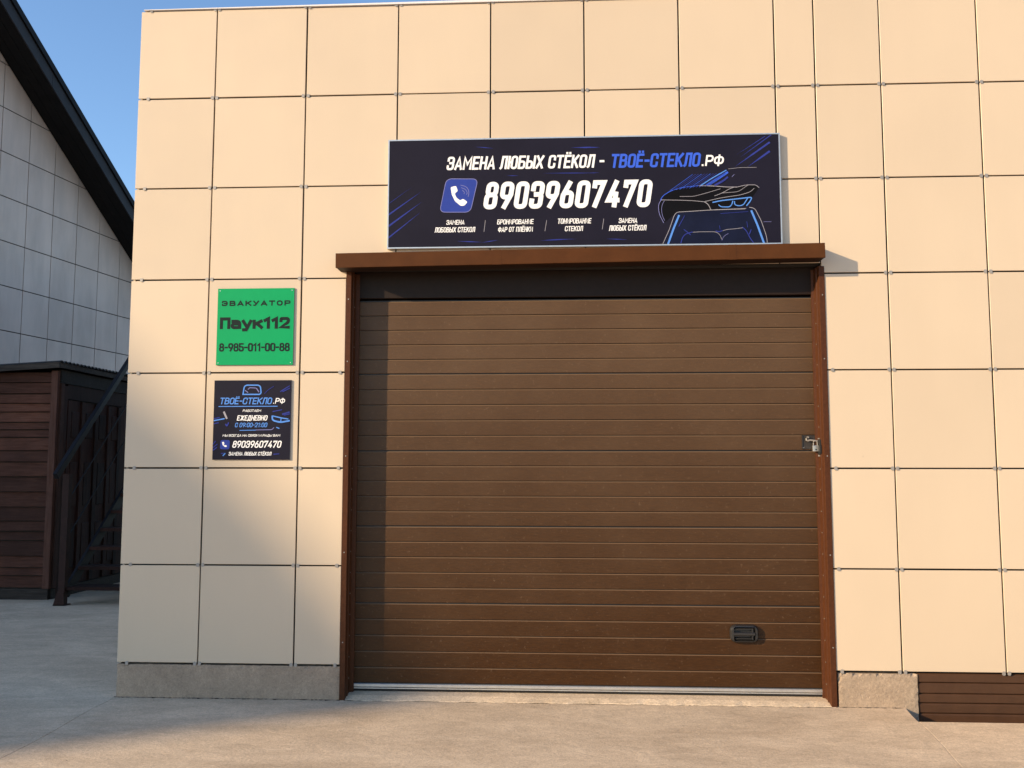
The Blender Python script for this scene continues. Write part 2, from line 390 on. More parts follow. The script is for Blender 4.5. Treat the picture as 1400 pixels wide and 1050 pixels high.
# door
DY = .12
mb = MB(); mb.box(.935, 3.875, DY+.008, DY+.04, .055, 2.512)
door = obj('garage_door', mb, RUBBER, B)
bounds = [.079, .574, 1.056, 1.534, 2.029, 2.507]
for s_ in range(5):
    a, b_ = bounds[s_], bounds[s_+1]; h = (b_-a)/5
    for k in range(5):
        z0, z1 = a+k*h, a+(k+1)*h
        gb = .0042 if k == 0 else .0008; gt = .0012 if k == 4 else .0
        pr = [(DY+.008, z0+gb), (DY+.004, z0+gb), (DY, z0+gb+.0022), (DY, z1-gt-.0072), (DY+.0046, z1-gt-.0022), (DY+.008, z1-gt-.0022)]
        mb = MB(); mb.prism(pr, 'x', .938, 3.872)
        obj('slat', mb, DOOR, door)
# header plate above the top slat
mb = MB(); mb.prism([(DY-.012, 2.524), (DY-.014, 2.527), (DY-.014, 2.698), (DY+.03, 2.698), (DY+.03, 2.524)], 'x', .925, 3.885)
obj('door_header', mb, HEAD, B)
mb = MB(); mb.prism([(DY-.004, .056), (DY-.008, .060), (DY-.008, .074), (DY-.004, .0775), (DY+.03, .0775), (DY+.03, .056)], 'x', .938, 3.872); obj('bottom_rail', mb, ALU, door)
mb = MB(); mb.prism([(DY-.006, .047), (DY-.006, .0535), (DY+.03, .0535), (DY+.03, .047)], 'x', .938, 3.872); obj('rail_lip', mb, ALU, door)
mb = MB(); mb.prism([(DY+.006, .030), (DY+.002, .046), (DY+.03, .046), (DY+.03, .030)], 'x', .938, 3.872); obj('bottom_seal', mb, RUBBER, door)
# jambs
def jamb(sx, xo, xi, xd):
    q = [(xo, .044), (xo, -.006), (xi, -.006), (xi+sx*.002, -.003), (xi+sx*.004, .035), (xi+sx*.009, .037), (xi+sx*.009, .052), (xi+sx*.004, .054), (xi+sx*.008, .100), (xd, .104), (xd, .1175), (xo, .1175)]
    mb = MB(); mb.prism(q, 'z', .0, 2.682); return obj('door_jamb', mb, JAMB, B)
j1 = jamb(1, .898, .930, .962); j2 = jamb(-1, 3.912, 3.880, 3.858)
mb = MB()
for z in [.12+.13*i for i in range(19)]:
    for xx, yy, sx in ((3.8795-.007, .066+random.uniform(-.004, .004), -1), (.9305+.007, .066, 1)):
        mb.tube([(xx, yy, z), (xx+sx*.003, yy, z)], .0035, 6)
for z in (.35, .9, 1.5, 2.1, 2.5): mb.tube([(3.897, -.006, z), (3.897, -.0085, z)], .004, 6); mb.tube([(.914, -.006, z), (.914, -.0085, z)], .004, 6)
s_ = obj('screw', mb, STEEL, B); s_['kind'] = 'stuff'
# canopy
cx, tilt = 2.37, R(-.57)
can = MB()
x0, x1 = .858-cx, 3.886-cx; z0, z1 = -.047, .045; y0, y1 = -.136, -.001
can.prism([(y1, z0+.004), (y0+.016, z0+.004), (y0+.016, z0), (y0+.001, z0), (y0, z0+.001), (y0, z1-.002), (y0+.002, z1), (y1, z1+.006)], 'x', x0, x1)
CN = obj('door_canopy', can, CANOPY, B, (cx, 0, 2.739), (0, tilt, 0))
mb = MB(); mb.prism([(y1-.002, z0+.0005), (y0+.02, z0+.0005), (y0+.02, z0+.0035), (y1-.002, z0+.0035)], 'x', x0+.004, x1-.004); obj('soffit', mb, CHANNEL, CN)
for xl in (-.52, .93):
    mb = MB(); mb.prism([(y0-.0012, z0-.0012), (y0-.0012, z1+.0008), (y0+.03, z1+.0022), (y0+.03, z1+.001), (y0-.0002, z1-.0005), (y0-.0002, z0-.0012)], 'x', xl, xl+.05); obj('lap_joint', mb, CANOPY, CN)
# pull handle near the floor
hx, hz = 3.392, .408; Y = DY
h = MB(); N = 36; W, H, rr = .088, .056, .040
def rrect(w_, h_, r_, n=8):
    out = []
    for cx_, cy_, a0 in ((w_-r_, h_-r_, 0), (-w_+r_, h_-r_, 90), (-w_+r_, -h_+r_, 180), (w_-r_, -h_+r_, 270)):
        for i in range(n+1): a = R(a0+90*i/n); out.append((cx_+r_*math.cos(a), cy_+r_*math.sin(a)))
    return out
rings = [(rrect(W, H, rr), Y-.001), (rrect(W-.002, H-.002, rr-.002), Y-.018), (rrect(W-.010, H-.009, rr-.010), Y-.030), (rrect(W-.022, H-.013, .012), Y-.031), (rrect(W-.026, H-.017, .008), Y-.012), (rrect(W-.030, H-.020, .006), Y-.004)]
vs = []; fs = []; n = len(rings[0][0])
for pts, yy in rings: vs += [(hx+a, yy, hz+b) for a, b in pts]
for k in range(len(rings)-1): fs += [(k*n+i, k*n+(i+1) % n, (k+1)*n+(i+1) % n, (k+1)*n+i) for i in range(n)]
fs.append(tuple((len(rings)-1)*n+i for i in range(n)))
h.add(vs, fs)
h.prism([(Y-.032, hz-.009), (Y-.036, hz-.005), (Y-.036, hz+.006), (Y-.032, hz+.010), (Y-.022, hz+.010), (Y-.022, hz-.009)], 'x', hx-.068, hx+.062)
h.prism([(Y-.004, hz-.036), (Y-.022, hz-.032), (Y-.022, hz-.027), (Y-.004, hz-.022)], 'x', hx-.056, hx+.056)
h.prism([(Y-.004, hz+.036), (Y-.022, hz+.032), (Y-.022, hz+.027), (Y-.004, hz+.024)], 'x', hx-.056, hx+.050)
h.box(hx+.044, hx+.052, Y-.030, Y-.004, hz+.010, hz+.034); h.box(hx+.044, hx+.050, Y-.030, Y-.004, hz-.034, hz-.010)
obj('pull_handle', h, BLACKP, door)
# hasp plate with hook and slotted jamb keeper
lz = 1.588
h = MB(); h.box(3.776, 3.862, Y-.004, Y+.001, lz-.042, lz+.042)
h.box(3.776, 3.780, Y-.010, Y-.004, lz-.042, lz+.042)
hk = [(3.806, Y-.018, lz+.030), (3.800, Y-.020, lz+.022), (3.801, Y-.020, lz+.012), (3.810, Y-.020, lz+.008), (3.824, Y-.020, lz+.012), (3.842, Y-.022, lz+.010), (3.868, Y-.024, lz+.006)]
h.tube(hk, .0055, 8, 1); h.tube([(3.812, Y, lz+.03), (3.812, Y-.02, lz+.03)], .006, 8, 1); h.tube([(3.786, Y, lz-.034), (3.786, Y-.006, lz-.034)], .004, 6, 1)
obj('hasp', h, [HASPM, STEEL], door)
h = MB(); h.box(3.868, 3.8745, .036, .096, lz-.078, lz+.014)
h.box(3.865, 3.8735, .030, .036, lz-.07, lz-.02)
obj('keeper_slot', h, RUBBER, B)
for za, zb in ((lz-.090, lz-.080), (lz+.018, lz+.024)):
    h = MB(); h.box(3.868, 3.8765, .070, .092, za, zb); obj('keeper_tab', h, STEEL, B)
# padlock
PL = thing('padlock', 'small silver padlock hanging from the hasp at the right edge of the brown door', 'padlock', (3.853, .092, lz-.055))
h = MB(); h.box(-.019, .019, -.012, .012, -.004, .034); o = obj('lock_body', h, LOCKM, PL); bevel(o, .003, 2)
h = MB(); h.tube([(-.012, 0, .032)]+[(-.012*math.cos(R(a)), 0, .050+.012*math.sin(R(a))) for a in range(0, 181, 20)]+[(.012, 0, .032)], .0032, 8); obj('shackle', h, STEEL, PL)
h = MB(); h.tube([(0, -.0115, .008), (0, -.0128, .008)], .005, 10); obj('keyhole', h, BLACKP, PL)

# ------------------------------------------------------------------ lettering
def G_(w, *strokes): return (w, strokes)
r_ = .42
def rr_(x0, y0, x1, y1, r=r_): return ('c', [(x0, y0, r), (x1, y0, r), (x1, y1, r), (x0, y1, r)])
def l_(*p): return ('o', [(q + (0,) if len(q) == 2 else q) for q in p])
GL = {
 '0': G_(1, rr_(0, 0, 1, 1)), 'О': G_(1, rr_(0, 0, 1, 1)),
 'С': G_(1, l_((1, .70), (1, 1, r_), (0, 1, r_), (0, 0, r_), (1, 0, r_), (1, .30))),
 'З': G_(1, l_((0, .75), (0, 1, r_), (1, 1, r_), (1, .52, .3), (.38, .52)), l_((.4, .52), (1, .52, .3), (1, 0, r_), (0, 0, r_), (0, .25))),
 '8': G_(1, rr_(.05, .53, .95, 1), rr_(0, 0, 1, .53)),
 '9': G_(1, rr_(0, .42, 1, 1), l_((1, .75), (.98, .52, .2), (.42, 0))),
 '6': G_(1, rr_(0, 0, 1, .58), l_((0, .25), (.02, .48, .2), (.58, 1))),
 '7': G_(1, l_((0, .84), (0, 1), (1, 1), (.32, 0))),
 '4': G_(1.05, l_((.62, 1), (0, .22), (1, .22)), l_((.74, .50), (.74, 0))),
 '1': G_(.6, l_((.0, .80), (.75, 1), (.75, 0))),
 '2': G_(1, l_((0, .74), (0, 1, r_), (1, 1, r_), (1, .58, .3), (0, 0), (1, 0))),
 '5': G_(1, l_((.95, 1), (0, 1), (0, .56), (1, .58, r_), (1, 0, r_), (0, 0, r_), (0, .25))),
 'А': G_(1.1, l_((0, 0), (.5, 1), (1, 0)), l_((.18, .26), (.82, .26))),
 'М': G_(1.3, l_((0, 0), (0, 1), (.5, .38), (1, 1), (1, 0))),
 'Е': G_(.9, l_((1, 1), (0, 1), (0, 0), (1, 0)), l_((0, .5), (.85, .5))),
 'Ё': G_(.9, l_((1, 1), (0, 1), (0, 0), (1, 0)), l_((0, .5), (.85, .5)), l_((.16, 1.24), (.18, 1.24)), l_((.82, 1.24), (.84, 1.24))),
 'Н': G_(1, l_((0, 0), (0, 1)), l_((1, 0), (1, 1)), l_((0, .5), (1, .5))),
 'Л': G_(1, l_((0, 0), (.16, .06, .2), (.26, 1), (1, 1), (1, 0))),
 'Ю': G_(1.5, l_((0, 0), (0, 1)), l_((0, .5), (.38, .5)), rr_(.38, 0, 1, 1, .3)),
 'Б': G_(1, l_((.92, 1), (0, 1), (0, 0)), l_((.1, 0), (1, 0, r_), (1, .56, r_), (.1, .56))),
 'Ы': G_(1.4, l_((0, 1), (0, 0)), l_((.08, 0), (.66, 0, .28), (.66, .56, .28), (.08, .56)), l_((1, 0), (1, 1))),
 'Х': G_(1.05, l_((0, 0), (1, 1)), l_((0, 1), (1, 0))),
 'Т': G_(1, l_((0, 1), (1, 1)), l_((.5, 1), (.5, 0))),
 'К': G_(1, l_((0, 0), (0, 1)), l_((1, 1), (.06, .42)), l_((.32, .58), (1, 0))),
 'В': G_(1, l_((0, 0), (0, 1)), l_((.1, 1), (.93, 1, r_), (.93, .53, .3), (.1, .53)), l_((.1, .53), (1, .53, .3), (1, 0, r_), (.1, 0))),
 'Р': G_(1, l_((0, 0), (0, 1)), l_((.1, 1), (1, 1, r_), (1, .44, r_), (.1, .44))),
 'Ф': G_(1.35, l_((.5, -.04), (.5, 1.04)), rr_(0, .18, 1, .84, .34)),
 'И': G_(1.05, l_((0, 1), (0, 0), (1, 1), (1, 0))),
 'П': G_(1, l_((0, 0), (0, 1), (1, 1), (1, 0))),
 'Д': G_(1.15, l_((0, -.14), (0, 0), (1, 0), (1, -.14)), l_((.14, 0), (.30, 1), (.84, 1), (.84, 0))),
 'Ж': G_(1.5, l_((.5, 0), (.5, 1)), l_((0, 1), (.46, .5), (0, 0)), l_((1, 1), (.54, .5), (1, 0))),
 'У': G_(1, l_((0, 1), (.5, .36)), l_((1, 1), (.34, 0), (.04, 0))),
 'Э': G_(1, l_((0, .74), (0, 1, r_), (1, 1, r_), (1, 0, r_), (0, 0, r_), (0, .26)), l_((.4, .5), (1, .5))),
 'Я': G_(1, l_((1, 0), (1, 1)), l_((.9, 1), (0, 1, r_), (0, .44, r_), (.9, .44)), l_((.5, .44), (0, 0))),
 'Г': G_(.85, l_((0, 0), (0, 1), (1, 1))),
 'а': G_(1, l_((.06, .72), (1, .72, .42), (1, 0)), rr_(0, 0, .97, .42, .30)),
 'у': G_(1, l_((0, .72), (.5, .06)), l_((1, .72), (.42, -.26), (.06, -.26))),
 'к': G_(1, l_((0, 0), (0, .72)), l_((.95, .72), (.08, .34)), l_((.36, .46), (1, 0))),
 '-': G_(.55, l_((0, .48), (1, .48))), '.': G_(.16, l_((0, .0), (0, .01))), ':': G_(.16, l_((0, .08), (0, .09)), l_((0, .6), (0, .61))), ' ': G_(.26),
}
GL['3'] = GL['З']
def round_path(pts, closed):
    out = []; n = len(pts)
    for i, (x, y, r) in enumerate(pts):
        if r <= 0 or (not closed and i in (0, n-1)): out.append((x, y)); continue
        a = Vector(pts[i-1][:2]); b = Vector((x, y)); c = Vector(pts[(i+1) % n][:2])
        da, dc = a-b, c-b; r2_ = min(r, da.length*.5, dc.length*.5)
        p, q = b+da.normalized()*r2_, b+dc.normalized()*r2_
        for k in range(6):
            t = k/5; v = p*(1-t)**2+b*2*t*(1-t)+q*t*t; v = v*.62+(b+( -(b-p)*(1-math.sin(t*math.pi/2)) - (b-q)*(1-math.cos(t*math.pi/2)) ))*.38
            out.append((v.x, v.y))
    return out
def ribbon(mb, pts, t, yy, closed=False, cap=True):
    P_ = [Vector(p) for p in pts]; P2 = [P_[0]]
    for p in P_[1:]:
        if (p-P2[-1]).length > 1e-5: P2.append(p)
    P_ = P2; n = len(P_)
    if closed and (P_[0]-P_[-1]).length < 1e-5: P_.pop(); n -= 1
    if n < 2: return
    vs = []
    for i in range(n):
        if closed: a, c = P_[i-1], P_[(i+1) % n]
        else: a, c = P_[max(i-1, 0)], P_[min(i+1, n-1)]
        d1 = (P_[i]-a); d2 = (c-P_[i])
        if d1.length < 1e-7: d1 = d2
        if d2.length < 1e-7: d2 = d1
        d1 = d1.normalized(); d2 = d2.normalized(); tn_ = d1+d2
        tn_ = tn_.normalized() if tn_.length > .2 else d1
        nn = Vector((-tn_.y, tn_.x)); k = nn.dot(Vector((-d1.y, d1.x))); k = 1/max(k, .55)
        vs += [P_[i]+nn*t/2*k, P_[i]-nn*t/2*k]
    vs3 = [(v.x, yy, v.y) for v in vs]; fs = [(2*i, 2*i+1, 2*i+3, 2*i+2) for i in range(n-1)]
    if closed: fs.append((2*n-2, 2*n-1, 1, 0))
    mb.add(vs3, fs)
def text(mb, s, xa, yb, xb, H, y0, tf=.17, shear=.2, gapf=1.0, natural=None):
    t = H*tf; gw = .42*H
    gap = t+.085*H*gapf
    tot = sum(GL[c][0] for c in s)*gw+gap*(len(s)-1)+t; avail = xb-xa-shear*H
    k = (avail-t-gap*(len(s)-1)*1)/(sum(GL[c][0] for c in s)*gw)
    if k < .5: gap *= .75; k = (avail-t-gap*(len(s)-1))/(sum(GL[c][0] for c in s)*gw)
    x = xa+t/2; lay = 0
    for c in s:
        w_, st = GL[c]; W_ = w_*gw*k
        for kind, pts in st:
            if c in '.:': pts = [(-t/2, 0, 0), (t/2, 0, 0)] if c == '.' else [(-t/2, pts[0][1]*H, 0), (t/2, pts[0][1]*H, 0)]; q = [(x+p[0], yb+t/2+p[1]) for p in pts]
            else:
                sc = [(p[0]*W_, p[1]*(H-t), p[2]*W_) for p in pts]
                q = round_path(sc, kind == 'c')
                q = [(x+a, yb+t/2+b) for a, b in q]
                if kind == 'o' and len(q) >= 2:                       # square terminals reach the full box
                    pass
            q = [(a+shear*(b-yb), b) for a, b in q]
            q2 = q
            if kind == 'o' and c not in '.:' :
                a0, a1 = Vector(q[0]), Vector(q[1]); b0, b1 = Vector(q[-1]), Vector(q[-2])
                e0 = (a0-a1).normalized()*t*.45; e1 = (b0-b1).normalized()*t*.45
                q2 = [tuple(a0+e0)]+q[1:-1]+[tuple(b0+e1)] if len(q) > 2 else [tuple(a0+e0), tuple(b0+e1)]
            ribbon(mb, q2, t, y0-(lay % 5)*.00012, kind == 'c'); lay += 1
        x += W_+gap
def poly_flat(mb, pts, yy): mb.add([(a, yy, b) for a, b in pts], [tuple(range(len(pts)))])
def rounded_poly(pts, r):
    return round_path([(a, b, r) for a, b in pts], True)
DATA = {"W":[["ЗАМЕНА ЛЮБЫХ СТЁКОЛ -",0.3763,0.5087,1.3958,0.0878],[".РФ",2.0007,0.508,2.1458,0.0713],["89039607470",0.6117,0.2479,1.6968,0.1793],["ЗАМЕНА",0.3793,0.1513,0.4989,0.0305],["ЛОБОВЫХ СТЕКОЛ",0.3046,0.1014,0.5669,0.0338],["БРОНИРОВАНИЕ",0.704,0.1487,0.9395,0.0323],["ФАР ОТ ПЛЁНКИ",0.7097,0.0994,0.9348,0.0327],["ТОНИРОВАНИЕ",1.0879,0.1477,1.3052,0.0341],["СТЕКОЛ",1.134,0.0995,1.2518,0.0326],["ЗАМЕНА",1.4743,0.1472,1.5951,0.0321],["ЛЮБЫХ СТЁКОЛ",1.4127,0.0981,1.6509,0.0353]],"B":[["ТВОЁ-СТЕКЛО",1.4236,0.5049,2.0007,0.0917]],"icon":[[0.3364,0.2338],[0.5336,0.231],[0.5818,0.4479],[0.3786,0.4521]],"ph":[[0.4058,0.3955],[0.4199,0.4001],[0.4415,0.4045],[0.453,0.3708],[0.4324,0.3548],[0.4439,0.3279],[0.4675,0.3084],[0.4862,0.3196],[0.5154,0.2981],[0.4958,0.2745],[0.4724,0.272],[0.4346,0.3041],[0.4137,0.3475]],"waves":[[[0.4812,0.3752],[0.4954,0.3634],[0.4926,0.351]],[[0.4736,0.3925],[0.5047,0.3796],[0.5142,0.3555],[0.5077,0.346]],[[0.4697,0.4089],[0.5093,0.3987],[0.5263,0.3649],[0.519,0.3315]]],"div":[[[0.6302,0.1773],[0.6211,0.1014]],[[1.0203,0.1719],[1.009,0.101]],[[1.3813,0.1769],[1.3712,0.1083]]],"st":[[[0.0019,0.2176],[0.2193,0.3716],0.01],[[0.0028,0.1429],[0.2228,0.3044],0.012],[[0.0057,0.0685],[0.2141,0.2356],0.009],[[0.0103,0.296],[0.1604,0.4042],0.003],[[2.2062,0.498],[2.4296,0.6557],0.012],[[2.2893,0.4986],[2.4282,0.5977],0.013],[[2.2176,0.5761],[2.4013,0.6949],0.004],[[2.2368,0.5554],[2.4406,0.7043],0.006],[[0.5631,0.6593],[0.6842,0.6472],0.005],[[1.1738,0.6432],[1.3652,0.6397],0.007],[[0.9893,0.4788],[1.3559,0.4743],0.005],[[0.765,0.4661],[0.8452,0.4648],0.004],[[1.0043,0.046],[1.2104,0.0482],0.005],[[0.4457,0.0439],[0.6139,0.0351],0.006],[[0.6045,0.0324],[0.7163,0.048],0.005],[[0.9764,0.04],[1.1708,0.047],0.005],[[1.3946,0.0469],[1.5323,0.0401],0.005],[[1.2203,0.6452],[1.3598,0.6426],0.006],[[1.279,0.475],[1.3585,0.4757],0.004]],"car":[[0,0.004,[[1.7387,0.2911],[1.7547,0.3197],[1.8049,0.351],[1.8799,0.3723],[1.9795,0.3817]]],[1,0.004,[[1.9795,0.3817],[2.0787,0.3775],[2.1528,0.3699],[2.2208,0.3688]]],[1,0.003,[[2.2208,0.3688],[2.2767,0.382],[2.3384,0.381],[2.3565,0.3616]]],[2,0.0035,[[1.7481,0.2973],[1.7278,0.2688],[1.7255,0.2368],[1.7312,0.1983],[1.7584,0.1436]]],[2,0.0025,[[1.7636,0.2875],[1.7489,0.2621],[1.744,0.2237],[1.7516,0.1852],[1.7636,0.1595]]],[1,0.003,[[1.7481,0.2929],[1.8662,0.2892],[1.9468,0.2847],[2.0179,0.276]]],[1,0.004,[[2.0118,0.2774],[2.0332,0.2643],[2.0452,0.2449],[2.0529,0.2244]]],[1,0.003,[[2.018,0.2785],[2.1143,0.3001],[2.2383,0.3174],[2.3004,0.3356],[2.3256,0.3589]]],[3,0.007,[[2.0643,0.2715],[2.114,0.2822],[2.2254,0.2933],[2.312,0.3022],[2.2991,0.2762],[2.275,0.2466]]],[3,0.006,[[2.1011,0.2569],[2.1163,0.2426],[2.1688,0.2405],[2.1845,0.2556],[2.1912,0.2811]]],[3,0.006,[[2.2016,0.2777],[2.2012,0.2554],[2.2244,0.2467],[2.2554,0.2514],[2.2713,0.2767],[2.2841,0.2975]]],[1,0.0025,[[1.8604,0.3136],[1.9473,0.3123],[2.0283,0.3334],[2.1155,0.359]]],[1,0.003,[[2.0775,0.3135],[2.1273,0.3319],[2.1712,0.3581],[2.2023,0.3691]]],[1,0.0025,[[2.1273,0.3319],[2.2264,0.338],[2.2891,0.3818]]],[1,0.002,[[2.1676,0.4865],[2.2421,0.4942],[2.3441,0.4938]]],[2,0.003,[[2.1882,0.4347],[2.204,0.4505]]],[1,0.0025,[[2.0758,0.2253],[2.1747,0.2271],[2.2734,0.2301]]],[1,0.0035,[[1.7503,0.0099],[1.792,0.1017],[1.8244,0.1938],[1.8414,0.2127],[1.9271,0.2166],[2.051,0.2231],[2.1746,0.2258],[2.2672,0.2276]]],[1,0.0035,[[2.292,0.2375],[2.3257,0.2306],[2.3639,0.1512],[2.3952,0.0493],[2.3986,0.0101]]],[4,0.012,[[1.7825,0.0076],[1.8187,0.1077],[1.8548,0.1934]]],[4,0.012,[[2.3039,0.2169],[2.3416,0.1198],[2.3777,0.0078]]],[5,0.004,[[1.8894,0.1897],[1.8511,0.12]]],[5,0.0025,[[2.1124,0.1993],[2.2852,0.2095]]],[5,0.006,[[1.8618,0.0117],[1.8749,0.0529],[1.8937,0.0717],[1.9372,0.0839]]],[1,0.0025,[[1.9372,0.082],[1.9867,0.0845],[2.0793,0.0833],[2.1037,0.069],[2.1184,0.0339]]],[5,0.006,[[2.0794,0.0883],[2.1039,0.0817],[2.1226,0.091]]],[1,0.0025,[[2.1101,0.0835],[2.1474,0.097],[2.209,0.1012],[2.2522,0.107]]],[5,0.005,[[2.2462,0.1115],[2.2703,0.089],[2.2937,0.038],[2.3146,0.0092]]],[5,0.003,[[2.1047,0.123],[2.1085,0.0975]]],[5,0.003,[[2.2746,0.1461],[2.2799,0.1079]]],[2,0.0025,[[2.1183,0.0275],[2.1311,0.0559],[2.1592,0.0714]]],[5,0.005,[[1.8818,0.1005],[1.9032,0.0843],[1.9245,0.065]]],[5,0.005,[[2.2882,0.0634],[2.3011,0.0949]]],[2,0.002,[[2.379,0.1434],[2.4281,0.1427]]],[0,0.0022,[[1.7987,0.3511],[1.9435,0.4549]]],[5,0.0022,[[1.8193,0.3535],[1.9621,0.4553]]],[5,0.0022,[[1.8399,0.3559],[1.9808,0.4558]]],[0,0.0022,[[1.8604,0.3582],[1.9994,0.4562]]],[5,0.0022,[[1.881,0.3606],[2.0181,0.4567]]],[5,0.0022,[[1.9015,0.363],[2.0367,0.4572]]],[0,0.0022,[[1.9221,0.3654],[2.0554,0.4576]]],[5,0.0022,[[1.9426,0.3677],[2.074,0.4581]]],[5,0.0022,[[1.9632,0.3701],[2.0926,0.4586]]],[0,0.0022,[[1.9837,0.3725],[2.1112,0.459]]],[5,0.0022,[[2.0042,0.3748],[2.1298,0.4595]]],[5,0.0022,[[2.0247,0.3772],[2.1485,0.4599]]],[0,0.0022,[[2.0453,0.3806],[2.1671,0.4614]]],[3,0.006,[[1.9919,0.3815],[2.0673,0.4303],[2.155,0.479]]],[0,0.012,[[2.0292,0.3821],[2.1107,0.4328],[2.1641,0.4673]]],[5,0.012,[[2.0787,0.3814],[2.1351,0.41],[2.1634,0.4352]]]],"G":[["ЭВАКУАТОР",0.0274,0.3818,0.4749,0.0343],["Паук112",0.0185,0.2314,0.4747,0.0769],["8-985-011-00-88",0.0179,0.0865,0.4768,0.0546]],"BW":[[".РФ",0.3832,0.3551,0.4637,0.0357],["РАБОТАЕМ",0.1877,0.3032,0.3087,0.0149],["ЕЖЕДНЕВНО",0.1512,0.248,0.3521,0.0334],["МЫ ВСЕГДА НА СВЯЗИ И РАДЫ ВАМ",0.0618,0.1459,0.4349,0.0149],["89039607470",0.1252,0.0754,0.447,0.0446],["ЗАМЕНА ЛЮБЫХ СТЁКОЛ",0.1034,0.0261,0.3826,0.0234]],"BB":[["ТВОЁ-СТЕКЛО",0.0351,0.3515,0.3804,0.0428],["С 09:00-21:00",0.139,0.2055,0.352,0.0288]],"bcar":[[4,0.008,[[0.1876,0.4147],[0.1944,0.4639],[0.2076,0.4736],[0.2867,0.4733],[0.2999,0.4634],[0.3044,0.423],[0.2941,0.4143]],1],[2,0.005,[[0.1997,0.4407],[0.2206,0.4262]],0],[2,0.005,[[0.2201,0.4464],[0.2286,0.4579],[0.2696,0.4549]],0],[2,0.006,[[0.2726,0.4549],[0.2908,0.4288]],0],[4,0.005,[[0.0314,0.3378],[0.4128,0.3384]],0],[5,0.003,[[0.3262,0.4183],[0.3518,0.4459],[0.3864,0.466]],0],[5,0.006,[[0.4281,0.4312],[0.4885,0.4684]],0],[5,0.006,[[0.4427,0.4311],[0.4917,0.454]],0],[1,0.012,[[0.0658,0.3054],[0.0877,0.2593]],0],[4,0.008,[[0.0031,0.2479],[0.073,0.2604]],0],[5,0.006,[[0.0027,0.2595],[0.0406,0.268]],0],[5,0.006,[[0.0037,0.2278],[0.0357,0.2346]],0],[5,0.008,[[0.0799,0.2276],[0.0891,0.2104],[0.1001,0.2362]],0],[5,0.006,[[0.3816,0.3046],[0.4425,0.3159]],0],[4,0.01,[[0.3805,0.2787],[0.3812,0.25],[0.4327,0.2356],[0.4935,0.2469]],0],[4,0.007,[[0.3805,0.2776],[0.4379,0.2642],[0.4846,0.2567]],0],[4,0.006,[[0.4379,0.2642],[0.4356,0.2384]],0],[5,0.01,[[0.4432,0.2872],[0.4923,0.3014]],0],[5,0.006,[[0.4549,0.2814],[0.4955,0.2899]],0],[4,0.004,[[0.1717,0.1855],[0.2767,0.1871]],0],[2,0.004,[[0.2767,0.1882],[0.3815,0.1898],[0.3928,0.2041]],0],[4,0.006,[[0.4073,0.2052],[0.4279,0.1972]],0],[5,0.006,[[0.0019,0.0957],[0.0187,0.1186]],0],[5,0.006,[[0.0025,0.0756],[0.0311,0.0985]],0],[5,0.006,[[0.003,0.0584],[0.0287,0.0785]],0],[5,0.006,[[0.0562,0.0384],[0.0737,0.0412]],0],[4,0.007,[[0.0683,0.0241],[0.0836,0.0412]],0],[5,0.006,[[0.394,0.0343],[0.4317,0.0372]],0]],"bicon":[[0.0478,0.0658],[0.1086,0.0658],[0.1104,0.1242],[0.0507,0.1243]],"bph":[[0.0599,0.1117],[0.0715,0.114],[0.0765,0.1025],[0.072,0.0968],[0.0781,0.0899],[0.0856,0.0939],[0.0939,0.0864],[0.0883,0.0796],[0.0783,0.0813],[0.0645,0.0928]]}
PAL = [P_BLUE, P_GREY, P_LILAC, P_CYAN, P_CYAN, P_DBLUE]
def strokes_by_color(items, y0, parent, name):
    groups = {}
    for it in items: groups.setdefault((it[0], id(it) if it[0] in (1, 2, 4) else 0), []).append(it)
    for gi, ((kcol, _), its) in enumerate(groups.items()):
        mb = MB()
        for i, it in enumerate(its):
            pts = [tuple(p) for p in it[2]]
            if len(pts) > 2: pts = round_path([(a, b, .02 if k not in (0, len(pts)-1) else 0) for k, (a, b) in enumerate(pts)], False)
            ribbon(mb, pts, it[1], y0-(i+gi)*.00003-kcol*.0012/6, len(it) > 3 and it[3] == 1)
        obj(name, mb, PAL[kcol], parent)

def sign_box(root, W_, H_, yf, face, side, fr=0.0, yb=-.002):
    mb = MB(); mb.box(fr*.6, W_-fr*.6, yf, yb, fr*.6, H_-fr*.6, 0)
    o = obj('panel', mb, [face], root)
    mb = MB(); e = max(fr, .003); y_ = yf-.0025 if fr else yf+.001
    for a in ((0, W_, 0, e), (0, W_, H_-e, H_), (0, e, e+.0002, H_-e-.0002), (W_-e, W_, e+.0002, H_-e-.0002)):
        mb.box(a[0]-(.0006 if not fr else 0), a[1]+(.0006 if not fr else 0), y_, yb+.0005, a[2], a[3])
    obj('frame', mb, side, root)

# big sign over the door
S1 = thing('shop_sign', 'wide black sign with phone number and drawn car headlight above the garage door', 'sign', (1.1625, 0, 2.8200))
sign_box(S1, 2.4927, .7149, -.0275, SIGNBLK, ALU, .008)
yo = -.0282
for t_ in DATA['W']:
    big = t_[4] > .05; mb = MB()
    text(mb, t_[0], t_[1], t_[2], t_[3], t_[4], yo, .17 if t_[4] > .15 else (.16 if big else .15), .15 if big else .12, .75 if t_[4] > .15 else .5)
    obj('lettering', mb, P_WHITE, S1)
mb = MB()
for t_ in DATA['B']: text(mb, t_[0], t_[1], t_[2], t_[3], t_[4], yo, .165, .15, .5)
obj('lettering', mb, P_BLUE, S1)
mb = MB(); poly_flat(mb, rounded_poly(DATA['icon'], .035), yo); obj('phone_icon', mb, P_ICON, S1)
mb = MB(); c0 = rounded_poly(DATA['icon'], .035); ribbon(mb, c0, .004, yo-.0003, True); obj('icon_border', mb, P_LILAC, S1)
mb = MB(); poly_flat(mb, rounded_poly(DATA['ph'], .008), yo-.0006); obj('handset', mb, P_WHITE, S1)
mb = MB()
